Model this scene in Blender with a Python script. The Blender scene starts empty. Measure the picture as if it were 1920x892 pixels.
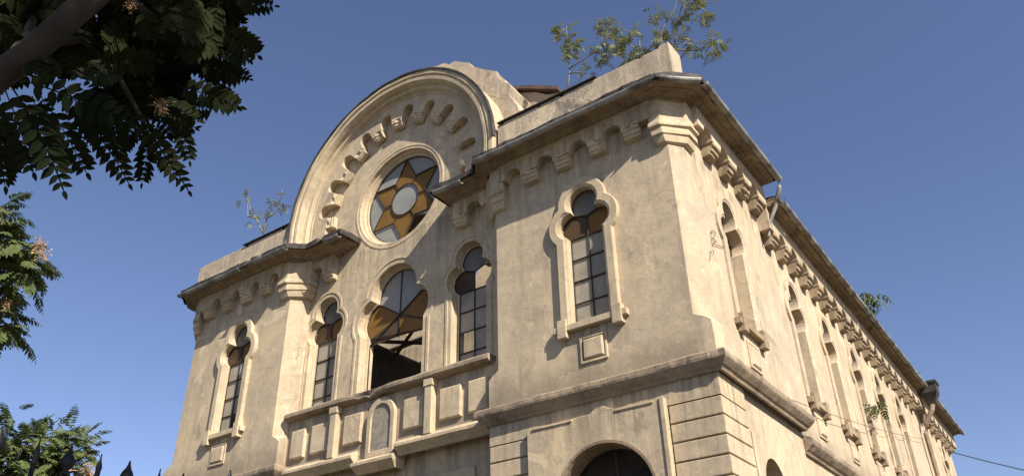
import bpy, bmesh, math, random
from mathutils import Vector, Matrix, noise
random.seed(11)
PI = math.pi
scn = bpy.context.scene
COL = scn.collection

# ------------------------------------------------------------------ camera
CAM = Vector((4.4536, -12.2443, 1.6))
RW = [[0.8112119, 0.5843781, -0.0209174], [0.3127774, -0.4034064, 0.8599033], [0.4940704, -0.7041062, -0.5100283]]
FPX = 1505.6
def at(px, py, dist):                       # a point `dist` metres out along a sight line
    v = Vector((px - 960., -(py - 446.), -FPX))
    w = Vector([sum(RW[k][i] * v[k] for k in range(3)) for i in range(3)])
    return CAM + w.normalized() * dist
cd = bpy.data.cameras.new('camera'); cam = bpy.data.objects.new('camera', cd); COL.objects.link(cam)
cd.sensor_width = 36; cd.lens = FPX / 1920 * 36; cd.clip_end = 3000; cd.clip_start = .05
m = Matrix([[RW[0][i], RW[1][i], RW[2][i]] for i in range(3)]).to_4x4(); m.translation = CAM
cam.matrix_world = m
scn.camera = cam

# ------------------------------------------------------------------ light
SUN = Vector((1.0, -0.41, 0.84)).normalized()
EL = math.asin(SUN.z); AZ = math.atan2(SUN.x, SUN.y)
w = bpy.data.worlds.new('World'); scn.world = w; w.use_nodes = True
nt = w.node_tree; nt.nodes.clear()
sky = nt.nodes.new('ShaderNodeTexSky'); sky.sky_type = 'NISHITA'; sky.sun_disc = False
sky.sun_elevation = EL; sky.sun_rotation = AZ; sky.air_density = .9; sky.dust_density = .5; sky.ozone_density = 4.0; sky.altitude = 50
bg = nt.nodes.new('ShaderNodeBackground'); bg.inputs['Strength'].default_value = .088
ow = nt.nodes.new('ShaderNodeOutputWorld')
tn = nt.nodes.new('ShaderNodeMix'); tn.data_type = 'RGBA'; tn.blend_type = 'MULTIPLY'; tn.inputs[0].default_value = 1; tn.inputs[7].default_value = (1.12, .96, .98, 1)
nt.links.new(sky.outputs[0], tn.inputs[6]); nt.links.new(tn.outputs[2], bg.inputs[0]); nt.links.new(bg.outputs[0], ow.inputs[0])
sl = bpy.data.lights.new('sun', 'SUN'); sl.energy = 5.0; sl.angle = math.radians(.5); sl.color = (1, .93, .80)
so = bpy.data.objects.new('sun', sl); COL.objects.link(so); so.location = (30, -14, 24)
so.rotation_euler = SUN.to_track_quat('Z', 'Y').to_euler()
scn.cycles.max_bounces = 6; scn.cycles.diffuse_bounces = 2
scn.view_settings.view_transform = 'Standard'; scn.view_settings.look = 'None'
scn.view_settings.exposure = .80; scn.view_settings.gamma = 1

# ------------------------------------------------------------------ materials
class NT:
    def __init__(s, name):
        s.m = bpy.data.materials.new(name); s.m.use_nodes = True
        s.t = s.m.node_tree; s.b = s.t.nodes['Principled BSDF']
        s.geo = s.t.nodes.new('ShaderNodeNewGeometry')
    def n(s, typ, **k):
        o = s.t.nodes.new(typ)
        for a, v in k.items(): setattr(o, a, v)
        return o
    def link(s, a, b): s.t.links.new(a, b)
    def scale(s, sc):
        mp = s.n('ShaderNodeMapping'); mp.inputs['Scale'].default_value = sc
        s.link(s.geo.outputs['Position'], mp.inputs[0]); return mp.outputs[0]
    def noise(s, scale=1., detail=5, rough=.6, vec=None, dist=0.):
        o = s.n('ShaderNodeTexNoise'); o.inputs['Scale'].default_value = scale; o.inputs['Detail'].default_value = detail
        o.inputs['Roughness'].default_value = rough; o.inputs['Distortion'].default_value = dist
        s.link(vec or s.geo.outputs['Position'], o.inputs['Vector']); return o.outputs['Fac']
    def ramp(s, f, a, b, lo=0., hi=1.):
        o = s.n('ShaderNodeMapRange'); o.inputs[1].default_value = a; o.inputs[2].default_value = b
        o.inputs[3].default_value = lo; o.inputs[4].default_value = hi; s.link(f, o.inputs[0]); return o.outputs[0]
    def mul(s, a, b, op='MULTIPLY'):
        o = s.n('ShaderNodeMath', operation=op)
        for i, v in enumerate((a, b)):
            if isinstance(v, (int, float)): o.inputs[i].default_value = v
            else: s.link(v, o.inputs[i])
        return o.outputs[0]
    def mix(s, f, a, b, blend='MIX'):
        o = s.n('ShaderNodeMix', data_type='RGBA', blend_type=blend)
        if isinstance(f, (int, float)): o.inputs[0].default_value = f
        else: s.link(f, o.inputs[0])
        for i, v in ((6, a), (7, b)):
            if isinstance(v, tuple): o.inputs[i].default_value = v + (1,)
            else: s.link(v, o.inputs[i])
        return o.outputs[2]
    def bump(s, h, strength, dist, prev=None):
        o = s.n('ShaderNodeBump'); o.inputs['Strength'].default_value = strength; o.inputs['Distance'].default_value = dist
        s.link(h, o.inputs['Height'])
        if prev: s.link(prev, o.inputs['Normal'])
        return o.outputs[0]
    def fin(s, col=None, rough=.9, spec=.2, nrm=None, metal=0.):
        if col is not None:
            if isinstance(col, tuple): s.b.inputs['Base Color'].default_value = col + (1,)
            else: s.link(col, s.b.inputs['Base Color'])
        s.b.inputs['Roughness'].default_value = rough; s.b.inputs['Specular IOR Level'].default_value = spec
        s.b.inputs['Metallic'].default_value = metal
        if nrm: s.link(nrm, s.b.inputs['Normal'])
        return s.m

def plaster(name, a, b, stain, streak=.5, peel=.35, crack=1., grime=.4, damp=(), side=False, runs=()):
    k_ = .97; tw = lambda q: (q[0] * k_ * 1.04, q[1] * k_ * 1.01, q[2] * k_ * .955)
    a, b, stain = tw(a), tw(b), tw(stain)
    t = NT(name)
    dark = lambda q: tuple(x * q for x in stain)
    lite = lambda q: tuple(min(1, x * q) for x in a)
    big = t.noise(.42, 5, .6)
    c = t.mix(t.ramp(big, .38, .62), a, b)
    mid = t.noise(2.1, 9, .70)
    c = t.mix(t.ramp(mid, .42, .64, 0, .60), c, stain)
    mot = t.noise(6.5, 8, .74, dist=.3)
    c = t.mix(t.ramp(mot, .52, .68, 0, .44), c, dark(.78))
    c = t.mix(t.ramp(mot, .46, .34, 0, .40), c, lite(1.18))
    # peeled and patched spots, with a hard shape of their own
    pt = t.noise(1.3, 8, .66, dist=.8)
    c = t.mix(t.ramp(pt, .605, .625, 0, peel), c, lite(1.2))
    pt2 = t.noise(.9, 9, .70, vec=t.scale((1.1, 1.1, .8)), dist=.5)
    c = t.mix(t.ramp(pt2, .59, .65, 0, peel), c, dark(.66))
    rp = t.noise(.5, 10, .62, dist=1.0)
    c = t.mix(t.ramp(rp, .575, .59, 0, peel * .6), c, (a[0] * 1.1, a[1] * 1.09, a[2] * 1.02))
    c = t.mix(t.ramp(rp, .41, .395, 0, peel * .55), c, (stain[0] * .95, stain[1] * .98, stain[2] * 1.05))
    st = t.noise(1.0, 8, .70, vec=t.scale((2.2, 2.2, .26)), dist=.5)
    c = t.mix(t.ramp(st, .51, .68, 0, streak), c, dark(.60))
    st2 = t.noise(1.0, 7, .70, vec=t.scale((4., 4., .9) if side else (9., 9., .7)), dist=.6 if side else 0.)
    c = t.mix(t.ramp(st2, .54, .70, 0, streak * .7), c, lite(1.2))
    fine = t.noise(21, 7, .75)
    c = t.mix(t.ramp(fine, .53, .70, 0, grime), c, dark(.48))
    sx = t.n('ShaderNodeSeparateXYZ'); t.link(t.geo.outputs['Position'], sx.inputs[0])
    # splash dirt that has settled just above the ledges
    for z0 in damp:
        dz = t.mul(t.ramp(sx.outputs[2], z0 + .95, z0 + .05), t.ramp(sx.outputs[2], z0 - .02, z0))
        dz = t.ramp(t.mul(dz, t.mul(t.noise(1.7, 7, .7), 1.9)), .30, .85, 0, .70)
        c = t.mix(dz, c, dark(.62))
    # rain runs below eaves, sills and ledges
    for z1, ln, xr in runs:
        g_ = t.mul(t.ramp(sx.outputs[2], z1 - ln, z1), t.ramp(sx.outputs[2], z1 + .05, z1))
        if xr: g_ = t.mul(g_, t.mul(t.ramp(sx.outputs[0], xr[0] - .12, xr[0] + .12), t.ramp(sx.outputs[0], xr[1] + .12, xr[1] - .12)))
        rn = t.noise(1.0, 8, .72, vec=t.scale((5.5, 5.5, .35)), dist=.3)
        c = t.mix(t.ramp(t.mul(g_, t.ramp(rn, .42, .62)), .08, .75, 0, .62), c, dark(.52))
    # thin wandering cracks
    wv = t.n('ShaderNodeTexNoise'); wv.inputs['Scale'].default_value = 1.3; wv.inputs['Detail'].default_value = 6
    t.link(t.geo.outputs['Position'], wv.inputs['Vector'])
    ad = t.n('ShaderNodeVectorMath', operation='MULTIPLY_ADD'); ad.inputs[1].default_value = (1.1, 1.1, 1.1)
    t.link(wv.outputs['Color'], ad.inputs[0]); t.link(t.geo.outputs['Position'], ad.inputs[2])
    vo = t.n('ShaderNodeTexVoronoi', feature='DISTANCE_TO_EDGE'); vo.inputs['Scale'].default_value = .42
    t.link(ad.outputs[0], vo.inputs['Vector'])
    ck = t.mul(t.ramp(vo.outputs['Distance'], .0018, .0050, 1, 0), t.ramp(t.noise(.55, 3, .5), .56, .62, 0, crack * .5))
    c = t.mix(ck, c, (.12, .09, .065))
    h = t.mul(mid, t.mul(fine, .35), 'ADD')
    n1 = t.bump(h, .40, .03)
    n2 = t.bump(t.ramp(pt, .60, .63), .12, .006, n1)
    n3 = t.bump(t.mul(ck, -1), .5, .02, n2)
    return t.fin(c, .93, .15, n3)

M = {}
M['plaster'] = plaster('weathered_plaster', (.55, .45, .315), (.45, .375, .275), (.345, .29, .225), streak=.42, peel=.6, grime=.5, damp=(6.75,), runs=((12.2, 1.5, None), (7.86, 1.1, (-3.02, -1.62)), (7.86, 1.1, (-14.0, -12.6)), (7.9, .9, (-11.0, -5.0)), (6.5, 1.3, None)))
M['plaster_side'] = plaster('peeling_plaster', (.525, .43, .315), (.46, .375, .275), (.36, .305, .24), streak=.55, peel=.75, damp=(6.3,), side=True, runs=((11.4, .8, None),))
M['trim'] = plaster('trim_plaster', (.54, .45, .32), (.45, .365, .26), (.35, .29, .215), streak=.45, peel=.4, crack=.6)
M['cornice'] = plaster('sooty_cornice_plaster', (.34, .26, .18), (.25, .19, .135), (.14, .115, .09), streak=.6, peel=.6, grime=.6)
M['attic'] = plaster('stained_attic_plaster', (.52, .44, .33), (.40, .34, .265), (.27, .235, .195), streak=.8, peel=.9, grime=.7, crack=1.3)
M['side_shade'] = plaster('shade_darkened_side_plaster', (.37, .295, .21), (.28, .22, .155), (.18, .145, .11), streak=.4, peel=.5)  # underside shade of the side corbels and sills, put into the plaster colour
M['ledge'] = plaster('lichen_ledge', (.35, .28, .21), (.26, .205, .155), (.15, .12, .095), streak=.3, peel=.6, grime=.8)
M['brick'] = plaster('bare_brick', (.33, .19, .12), (.27, .16, .11), (.16, .11, .08), streak=.3, peel=.5)

def simple(name, a, b, sc=6., rough=.7, metal=0., spec=.4, bump=.2, lo=.4, hi=.62):
    t = NT(name); f = t.noise(sc, 6, .65)
    return t.fin(t.mix(t.ramp(f, lo, hi), a, b), rough, spec, t.bump(f, bump, .01), metal)
M['zinc'] = simple('weathered_zinc', (.34, .325, .30), (.10, .09, .08), 2.2, .65, .25)
M['darkmetal'] = simple('blackened_sheet_metal', (.075, .066, .058), (.03, .026, .023), 3., .75, .2)
M['iron'] = simple('black_iron', (.012, .012, .014), (.02, .019, .02), 9., .5, .4)
M['lead'] = simple('leading', (.022, .017, .013), (.035, .027, .02), 8., .7)
M['wood'] = simple('old_timber', (.10, .075, .052), (.05, .038, .028), 5., .85)
M['darkwood'] = simple('dark_boards', (.045, .033, .025), (.025, .019, .015), 4., .9)
M['stone'] = simple('grey_stone', (.30, .255, .20), (.19, .165, .13), 9., .85, bump=.35)
M['bark'] = simple('bark', (.050, .036, .027), (.028, .021, .016), 7., .95, bump=.6)
M['twig'] = simple('pale_twig', (.21, .185, .14), (.13, .11, .08), 9., .9)
M['ground'] = simple('trodden_earth', (.10, .085, .06), (.06, .06, .038), .9, .95)
M['wire'] = simple('cable', (.03, .028, .028), (.05, .045, .04), 9., .7)
M['seed'] = simple('seed_cluster', (.46, .25, .13), (.38, .28, .14), 20., .9)
M['seed_dark'] = simple('dark_seed_cluster', (.22, .13, .07), (.15, .10, .05), 20., .9)  # darker copy of the seed colour for the near tree
M['roof'] = simple('rusty_roof_sheet', (.13, .085, .06), (.07, .05, .04), 2., .8)

def glass(name, a, b, rough, spec=.5, tr=0.):
    t = NT(name); f = t.noise(1.6, 4, .6); g = t.noise(30, 3, .6)
    c = t.mix(t.ramp(f, .35, .65), a, b); t.fin(c, rough, spec, t.bump(g, .12, .004))
    tl = t.n('ShaderNodeBsdfTranslucent'); t.link(c, tl.inputs[0])
    mx = t.n('ShaderNodeMixShader'); mx.inputs[0].default_value = .42
    out = [n for n in t.t.nodes if n.type == 'OUTPUT_MATERIAL'][0]
    t.link(t.b.outputs[0], mx.inputs[1]); t.link(tl.outputs[0], mx.inputs[2]); t.link(mx.outputs[0], out.inputs[0])
    return t.m
M['glass_pale'] = glass('frosted_pale_glass', (.47, .465, .43), (.36, .36, .34), .4, .22)
M['glass_dull'] = glass('dull_grey_glass', (.30, .285, .25), (.20, .195, .175), .42, .2)
M['glass_grey'] = glass('dusty_grey_glass', (.58, .52, .42), (.38, .345, .28), .5, .12)
M['glass_amber'] = glass('amber_glass', (.34, .19, .055), (.26, .145, .04), .4, .22)
M['glass_brown'] = glass('brown_glass', (.16, .10, .055), (.10, .066, .04), .38, .25)

def leafmat(name, a, b, tr=.25):
    t = NT(name)
    f = t.noise(1.7, 3, .6); g = t.noise(23, 3, .6)
    c = t.mix(t.ramp(f, .38, .62), a, b)
    c = t.mix(t.ramp(g, .45, .7, 0, .5), c, tuple(x * 1.6 for x in a))
    t.fin(c, .8, .06)
    tl = t.n('ShaderNodeBsdfTranslucent'); t.link(c, tl.inputs[0])
    mx = t.n('ShaderNodeMixShader'); mx.inputs[0].default_value = tr
    out = [n for n in t.t.nodes if n.type == 'OUTPUT_MATERIAL'][0]
    t.link(t.b.outputs[0], mx.inputs[1]); t.link(tl.outputs[0], mx.inputs[2]); t.link(mx.outputs[0], out.inputs[0])
    return t.m
M['leaf_dark'] = leafmat('tree_leaf_shaded', (.008, .012, .005), (.020, .024, .008), .10)  # deep shade on the near tree is put into this leaf colour
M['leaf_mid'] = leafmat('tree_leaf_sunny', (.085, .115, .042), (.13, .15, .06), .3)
M['leaf_olive'] = leafmat('dry_sapling_leaf', (.16, .18, .065), (.22, .21, .09), .3)

# ------------------------------------------------------------------ helpers
def obj(name, bm, mat, parent=None, bevel=0., smooth=False, loc=None, rot=None):
    me = bpy.data.meshes.new(name)
    if isinstance(bm, bmesh.types.BMesh):
        bmesh.ops.recalc_face_normals(bm, faces=bm.faces); bm.to_mesh(me); bm.free()
    else:
        me.from_pydata(bm[0], [], bm[1])
    mats = mat if isinstance(mat, (list, tuple)) else [mat]
    for x in mats: me.materials.append(M[x])
    o = bpy.data.objects.new(name, me); COL.objects.link(o)
    if parent is not None: o.parent = parent
    if loc: o.location = loc
    if rot: o.rotation_euler = rot
    if smooth:
        for p in me.polygons: p.use_smooth = True
    if bevel:
        b = o.modifiers.new('soft_edges', 'BEVEL'); b.width = bevel; b.segments = 2; b.limit_method = 'ANGLE'; b.angle_limit = math.radians(35)
    return o
def thing(name, label, cat, loc=(0, 0, 0), group=None):
    o = bpy.data.objects.new(name, None); COL.objects.link(o); o.location = loc
    o.empty_display_size = .3
    return tag(o, label, cat, group)
def tag(o, label, cat, group=None):
    o['label'] = label; o['category'] = cat
    if group: o['group'] = group
    return o
def again(src, parent, loc=None, rot=None):
    o = src.copy(); COL.objects.link(o); o.parent = parent
    if loc is not None: o.location = loc
    if rot is not None: o.rotation_euler = rot
    return o
FRONT = lambda u, v, d: (u, d, v)          # u = x, v = z, d = y
def SIDE(u, v, d): return (d, u, v)        # u = y, v = z, d = x
PLAN = lambda u, v, d: (u, v, d)           # u = x, v = y, d = z

def box(bm, x0, x1, y0, y1, z0, z1):
    vs = [bm.verts.new((x, y, z)) for x in (x0, x1) for y in (y0, y1) for z in (z0, z1)]
    for f in ((0, 1, 3, 2), (4, 6, 7, 5), (0, 4, 5, 1), (2, 3, 7, 6), (0, 2, 6, 4), (1, 5, 7, 3)):
        bm.faces.new([vs[i] for i in f])
def plate(bm, outer, holes, d0, d1, fn=FRONT):
    """a slab with openings: outline and holes in (u, v), thickness d0..d1"""
    tmp = bmesh.new(); ed = []
    for lp in [outer] + list(holes):
        vs = [tmp.verts.new((u, v, 0)) for u, v in lp]
        ed += [tmp.edges.new((vs[i], vs[(i + 1) % len(vs)])) for i in range(len(vs))]
    bmesh.ops.triangle_fill(tmp, use_beauty=True, use_dissolve=False, edges=ed, normal=(0, 0, 1))
    tmp.verts.index_update()
    co = [v.co.copy() for v in tmp.verts]
    a = [bm.verts.new(fn(c.x, c.y, d0)) for c in co]; b = [bm.verts.new(fn(c.x, c.y, d1)) for c in co]
    for f in tmp.faces:
        i = [v.index for v in f.verts]
        bm.faces.new([a[k] for k in i]); bm.faces.new([b[k] for k in reversed(i)])
    for e in tmp.edges:
        if len(e.link_faces) == 1:
            i, j = e.verts[0].index, e.verts[1].index
            bm.faces.new((a[i], a[j], b[j], b[i]))
    tmp.free()
def loft(bm, loops, closed=True, cap0=False, cap1=False):
    R_ = [[bm.verts.new(p) for p in lp] for lp in loops]
    n = len(R_[0])
    for A, B in zip(R_, R_[1:]):
        for i in range(n if closed else n - 1):
            j = (i + 1) % n
            bm.faces.new((A[i], A[j], B[j], B[i]))
    if cap0: bm.faces.new(R_[0])
    if cap1: bm.faces.new(list(reversed(R_[-1])))
def rect(u0, u1, v0, v1): return [(u0, v0), (u1, v0), (u1, v1), (u0, v1)]
def circ(u, v, r, n=56): return [(u + r * math.cos(2 * PI * k / n), v + r * math.sin(2 * PI * k / n)) for k in range(n)]
def tube(bm, pts, r, n=8, r1=None):
    pts = [Vector(p) for p in pts]; loops = []
    for i, p in enumerate(pts):
        d = (pts[min(i + 1, len(pts) - 1)] - pts[max(i - 1, 0)]).normalized()
        s = d.cross(Vector((0, 0, 1)) if abs(d.z) < .95 else Vector((1, 0, 0))).normalized(); t = d.cross(s)
        rr = r if r1 is None else r + (r1 - r) * i / (len(pts) - 1)
        loops.append([p + (s * math.cos(2 * PI * k / n) + t * math.sin(2 * PI * k / n)) * rr for k in range(n)])
    loft(bm, loops, True, True, True)
def jit(bm, amp, sc=2., seed=0., only=None):
    for v in bm.verts:
        if only and not only(v.co): continue
        q = v.co * sc + Vector((seed, seed * 1.7, seed * .6))
        v.co += Vector((noise.noise(q), noise.noise(q + Vector((9, 3, 1))), noise.noise(q + Vector((2, 8, 5))))) * amp
def seg(a, b, step):
    n = max(1, int(round((Vector(b) - Vector(a)).length / step)))
    return [Vector(a).lerp(Vector(b), k / n) for k in range(n)]
def sweep(bm, base, outer, prof, step=.25, amp=.0, seed=0., caps=True):
    """cornice: base / outer are matching plan polylines; prof = [(t, z)], t from base (0) to outer edge (1)"""
    B, O = [], []
    for i in range(len(base) - 1):
        n = max(1, int(round((Vector(base[i + 1] + (0,)) - Vector(base[i] + (0,))).length / step)))
        for k in range(n):
            f = k / n
            B.append(tuple(base[i][c] * (1 - f) + base[i + 1][c] * f for c in (0, 1)))
            O.append(tuple(outer[i][c] * (1 - f) + outer[i + 1][c] * f for c in (0, 1)))
    B.append(base[-1]); O.append(outer[-1])
    loops = []
    for b, o in zip(B, O):
        lp = []
        for t, z in prof:
            p = Vector((b[0] + (o[0] - b[0]) * t, b[1] + (o[1] - b[1]) * t, z))
            if amp:
                q = p * 2.3 + Vector((seed, 0, 0)); q2 = p * .7
                q3 = p * 8.5 + Vector((seed, 2, 1)); ch = max(0., noise.noise(p * 5. + Vector((seed, 8, 3))) - .38) * 2.2
                p += Vector((noise.noise(q) * .5 + noise.noise(q3) * .5, noise.noise(q + Vector((5, 1, 2))) * .5 + noise.noise(q3 + Vector((3, 1, 1))) * .5, noise.noise(q + Vector((1, 7, 3))) * .5 + noise.noise(q2) * .4 + noise.noise(q3 + Vector((1, 4, 2))) * .35)) * amp * (.3 + t)
                p += (Vector((b[0], b[1], z)) - Vector((o[0], o[1], z))) * ch * t * amp * 9
            lp.append(p)
        loops.append(lp)
    loft(bm, loops, True, caps, caps)

# trefoil-headed opening -------------------------------------------------
def trefoil(cx, zb, a, lc, lz, lr, tz, tr, d=0., n=9):
    A, L, T = a + d, lr + d, tr + d
    dx = min(max(A - lc, -L), L)
    z1 = lz - math.sqrt(max(L * L - dx * dx, 0))
    D = math.hypot(lc, tz - lz); al = (L * L - T * T + D * D) / (2 * D); h = math.sqrt(max(L * L - al * al, 0))
    ux, uz = -lc / D, (lz - tz) / D                      # from top circle towards left lobe
    mx, mz = -lc - ux * al, lz - uz * al
    ix, iz = min((mx + uz * h * s, mz - ux * h * s) for s in (-1, 1))
    a0 = math.atan2(z1 - lz, -A + lc); a1 = math.atan2(iz - lz, ix + lc)
    if a0 > 0: a0 -= 2 * PI
    if a1 > 0: a1 -= 2 * PI
    left = [(-A, zb)] + [(-lc + L * math.cos(a0 + (a1 - a0) * k / n), lz + L * math.sin(a0 + (a1 - a0) * k / n)) for k in range(n + 1)]
    b0 = math.atan2(iz - tz, ix)
    if b0 < 0: b0 += 2 * PI
    half = [(T * math.cos(b0 + (PI / 2 - b0) * k / n), tz + T * math.sin(b0 + (PI / 2 - b0) * k / n)) for k in range(1, n + 1)]
    pts = left + half
    pts += [(-x, z) for x, z in reversed(pts[:-1])]
    return [(cx + x, z) for x, z in pts]
# index of the notch (lobe / top) and of the springing (stem / lobe) on the left half: n+1 and 1

# ------------------------------------------------------------------ setting
bm = bmesh.new(); box(bm, -700, 700, -700, 700, -.6, 0)
g = obj('ground', bm, 'ground'); g['kind'] = 'structure'

# ================================================================== the building
B = thing('synagogue', 'weathered cream plaster synagogue with round gable, star rose window and broken panes', 'building')
XS = -.10           # side wall face
YB = 4.35           # end of the taller front block
XL = -15.7          # left corner
BAY = .50           # centre bay wall face
GX, GZ = -8.15, 13.42
YE = 26.2           # far end

WING = dict(a=.42, lc=.30, lz=10.20, lr=.285, tz=10.67, tr=.335)
BSML = dict(a=.44, lc=.30, lz=10.28, lr=.30, tz=10.78, tr=.345)
BBIG = dict(a=.96, lc=.58, lz=10.05, lr=.52, tz=10.62, tr=.70)
def shift(w, dz):
    w = dict(w); w['lz'] += dz; w['tz'] += dz; return w

# ---- walls
bm = bmesh.new()
plate(bm, rect(-4.55, -.32, 6.5, 12.3), [trefoil(-2.33, 8.0, d=.1, **WING)], 0, .45)
obj('front_wall', bm, 'plaster', B)
bm = bmesh.new()
plate(bm, rect(-15.42, -11.40, 0, 12.3), [trefoil(-13.3, 8.0, d=.1, **WING)], 0, .45)
obj('front_wall', bm, 'plaster', B)
# corner piers, square at the foot and chamfered above
def pier(corner_x, sgn, yb, cx, cy, foot, z0=6.5):
    """corner at x=corner_x, wall runs to the sgn side; cx, cy = chamfer legs; foot = how far the foot stands out"""
    bm = bmesh.new(); loops = []
    xi = corner_x + sgn * cx
    for z, f in ((z0, 0.), (7.36, 0.), (7.44, .35), (7.54, 1.), (10.98, 1.), (12.3, 1.)):
        out = foot * (1 - f) if z < 8 else 0.
        x_c = corner_x - sgn * out
        k = max(f, .03)
        loops.append([(xi, 0, z), (x_c + sgn * cx * k, 0 if z > 8 or f > .5 else 0, z), (x_c, cy * k, z), (x_c, yb, z), (xi, yb, z)])
    fin_ = []
    for A_, B_ in zip(loops, loops[1:]):
        n_ = max(1, int((B_[0][2] - A_[0][2]) / .12))
        for q_ in range(n_): fin_.append([tuple(A_[v][c] + (B_[v][c] - A_[v][c]) * q_ / n_ for c in range(3)) for v in range(5)])
    fin_.append(loops[-1])
    for lp_ in fin_:
        for v in (1, 2):
            P_ = Vector(lp_[v]); e_ = noise.noise(P_ * 3.1) * .007 + max(0, noise.noise(P_ * 6.3) - .3) * .05
            lp_[v] = (P_.x + sgn * e_, P_.y + abs(e_) * .5, P_.z)
    loft(bm, fin_, True, True, True)
    return obj('corner_pier', bm, 'plaster_side' if foot else 'plaster', B)
pier(XS, -1, .52, .22, .27, .10)
pier(-4.80, 1, .55, .25, .25, .0)
pier(-11.12, -1, .55, .28, .25, .0, 0)
pier(XL, 1, .5, .28, .25, .06, 0)
# right side walls
W1 = shift(WING, -.12); NAV = shift(WING, -.50)
SW1 = dict(W1, a=.42); 
bm = bmesh.new()
plate(bm, rect(.52, YB, 6.302, 12.3), [trefoil(2.2, 7.95, d=.1, **W1)], XS, XS - .4, SIDE)
obj('side_wall', bm, 'plaster_side', B)
NY = [6.1, 8.68, 11.3, 13.88, 16.5]
WY = NY + [23.9]
bm = bmesh.new()
plate(bm, [(YB, 0), (YE, 0), (YE, 11.5), (YB, 11.9)], [trefoil(y, 7.5, d=.1, **NAV) for y in WY], XS - .03, XS - .45, SIDE)
obj('side_wall', bm, 'plaster_side', B)
bm = bmesh.new(); box(bm, -4.2, XS - .4, YB - .3, YB, 11.4, 12.3); obj('end_wall', bm, 'plaster', B)
bm = bmesh.new(); box(bm, XL + .001, XL + .45, .5, YE, 0, 12.2); obj('side_wall', bm, 'plaster', B)
bm = bmesh.new(); box(bm, XL + .46, XS - .46, YE - .4, YE - .005, 0, 11.45); obj('rear_wall', bm, 'plaster', B)
# centre bay with its three openings, rose and round head
W_S = dict(BSML); 
arc = [(GX + 3.36 * math.cos(PI * k / 48), GZ + 3.36 * math.sin(PI * k / 48)) for k in range(49)]
outer = [(-11.3, 0), (-4.65, 0), (-4.65, 12.3), (GX + 3.36, 12.3)] + arc + [(GX - 3.36, 12.3), (-11.3, 12.3)]
RX, RZ = -8.12, 13.47
bm = bmesh.new()
plate(bm, outer, [trefoil(-5.73, 8.02, d=.06, **BSML), trefoil(-10.47, 8.02, d=.06, **BSML), trefoil(-8.1, 8.02, d=.06, **BBIG), circ(RX, RZ, 1.42)], BAY, BAY + .4)
obj('bay_wall', bm, 'plaster', B)
# ruined masonry ring behind the gable
bm = bmesh.new()
pts_o, pts_i = [], []
for k in range(91):
    th = PI * k / 90; f = k / 90
    r = 4.18 - .50 * min(1, max(0, (f - .44) / .14)) - .08 * max(0, 1 - f / .12)
    r -= (.16 if 8 <= k <= 13 else 0) + (.10 if 17 <= k <= 19 else 0)
    r += .07 * noise.noise(Vector((k * .45, 1.3, 0))) + .025 * noise.noise(Vector((k * .9, 4.3, 0))) + (.11 if 29 <= k <= 33 else 0) + (.05 if 39 <= k <= 44 else 0) - (.05 if 22 < k < 28 else 0)
    pts_o.append((GX + r * math.cos(th), GZ + r * math.sin(th)))
    pts_i.append((GX + 2.0 * math.cos(th), GZ + 2.0 * math.sin(th)))
plate(bm, [(GX + 4.1, 12.2)] + pts_o + [(GX - 3.68, 12.2), (GX - 2.0, 12.2)] + pts_i[::-1] + [(GX + 2.0, 12.2)], [], BAY + .402, BAY + 1.05)
plate(bm, [(GX + 4.1, 12.56)] + pts_o + [(GX - 3.68, 12.56), (GX - 3.45, 12.56)] + [(GX + 3.45 * math.cos(PI - PI * k / 40), GZ + 3.45 * math.sin(PI * k / 40)) for k in range(41)] + [(GX + 3.45, 12.56)], [], .62, BAY + .41)
jit(bm, .05, 1.7, 3)
obj('gable_masonry', bm, 'attic', B, bevel=.02)

# ---- gable arch moulding (swept round the head, straight down to the cornice)
bm = bmesh.new()
prof = [(3.56, BAY + .42), (3.58, -.04), (3.54, -.08), (3.44, -.08), (3.42, -.04), (3.38, -.04), (3.36, -.06), (3.28, -.05), (3.22, .04), (3.20, .13), (3.12, .15), (3.08, .25), (3.02, .25), (3.0, .29), (3.0, .49)]
loops = []
st = [(0, -1.05), (0, -.5), (0, -.01)] + [(PI * k / 64, 0) for k in range(65)] + [(PI, -.01), (PI, -.5), (PI, -1.05)]
for th, dz in st:
    lp = []
    for r, y in prof:
        p = Vector((GX + r * math.cos(th), y, GZ + r * math.sin(th) + dz))
        q = p * 1.6
        p += Vector((noise.noise(q), noise.noise(q + Vector((4, 4, 4))), noise.noise(q + Vector((8, 1, 0))))) * .018
        lp.append(p)
    loops.append(lp)
loft(bm, loops, True, True, True)
obj('gable_arch', bm, 'trim', B)
# sheet-metal capping on the arch
bm = bmesh.new(); loops = []
for k in range(0, 65):
    th = PI * k / 64
    rr = 3.612 + .015 * noise.noise(Vector((k * .5, 0, 0)))
    loops.append([(GX + r * math.cos(th), y, GZ + r * math.sin(th)) for r, y in ((rr - .04, .02), (rr - .015, .02), (rr - .01, -.11), (rr - .06, -.11), (rr - .06, -.095), (rr - .04, -.095))])
loft(bm, loops, True, True, True)
obj('arch_capping', bm, 'darkmetal', B)
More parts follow.
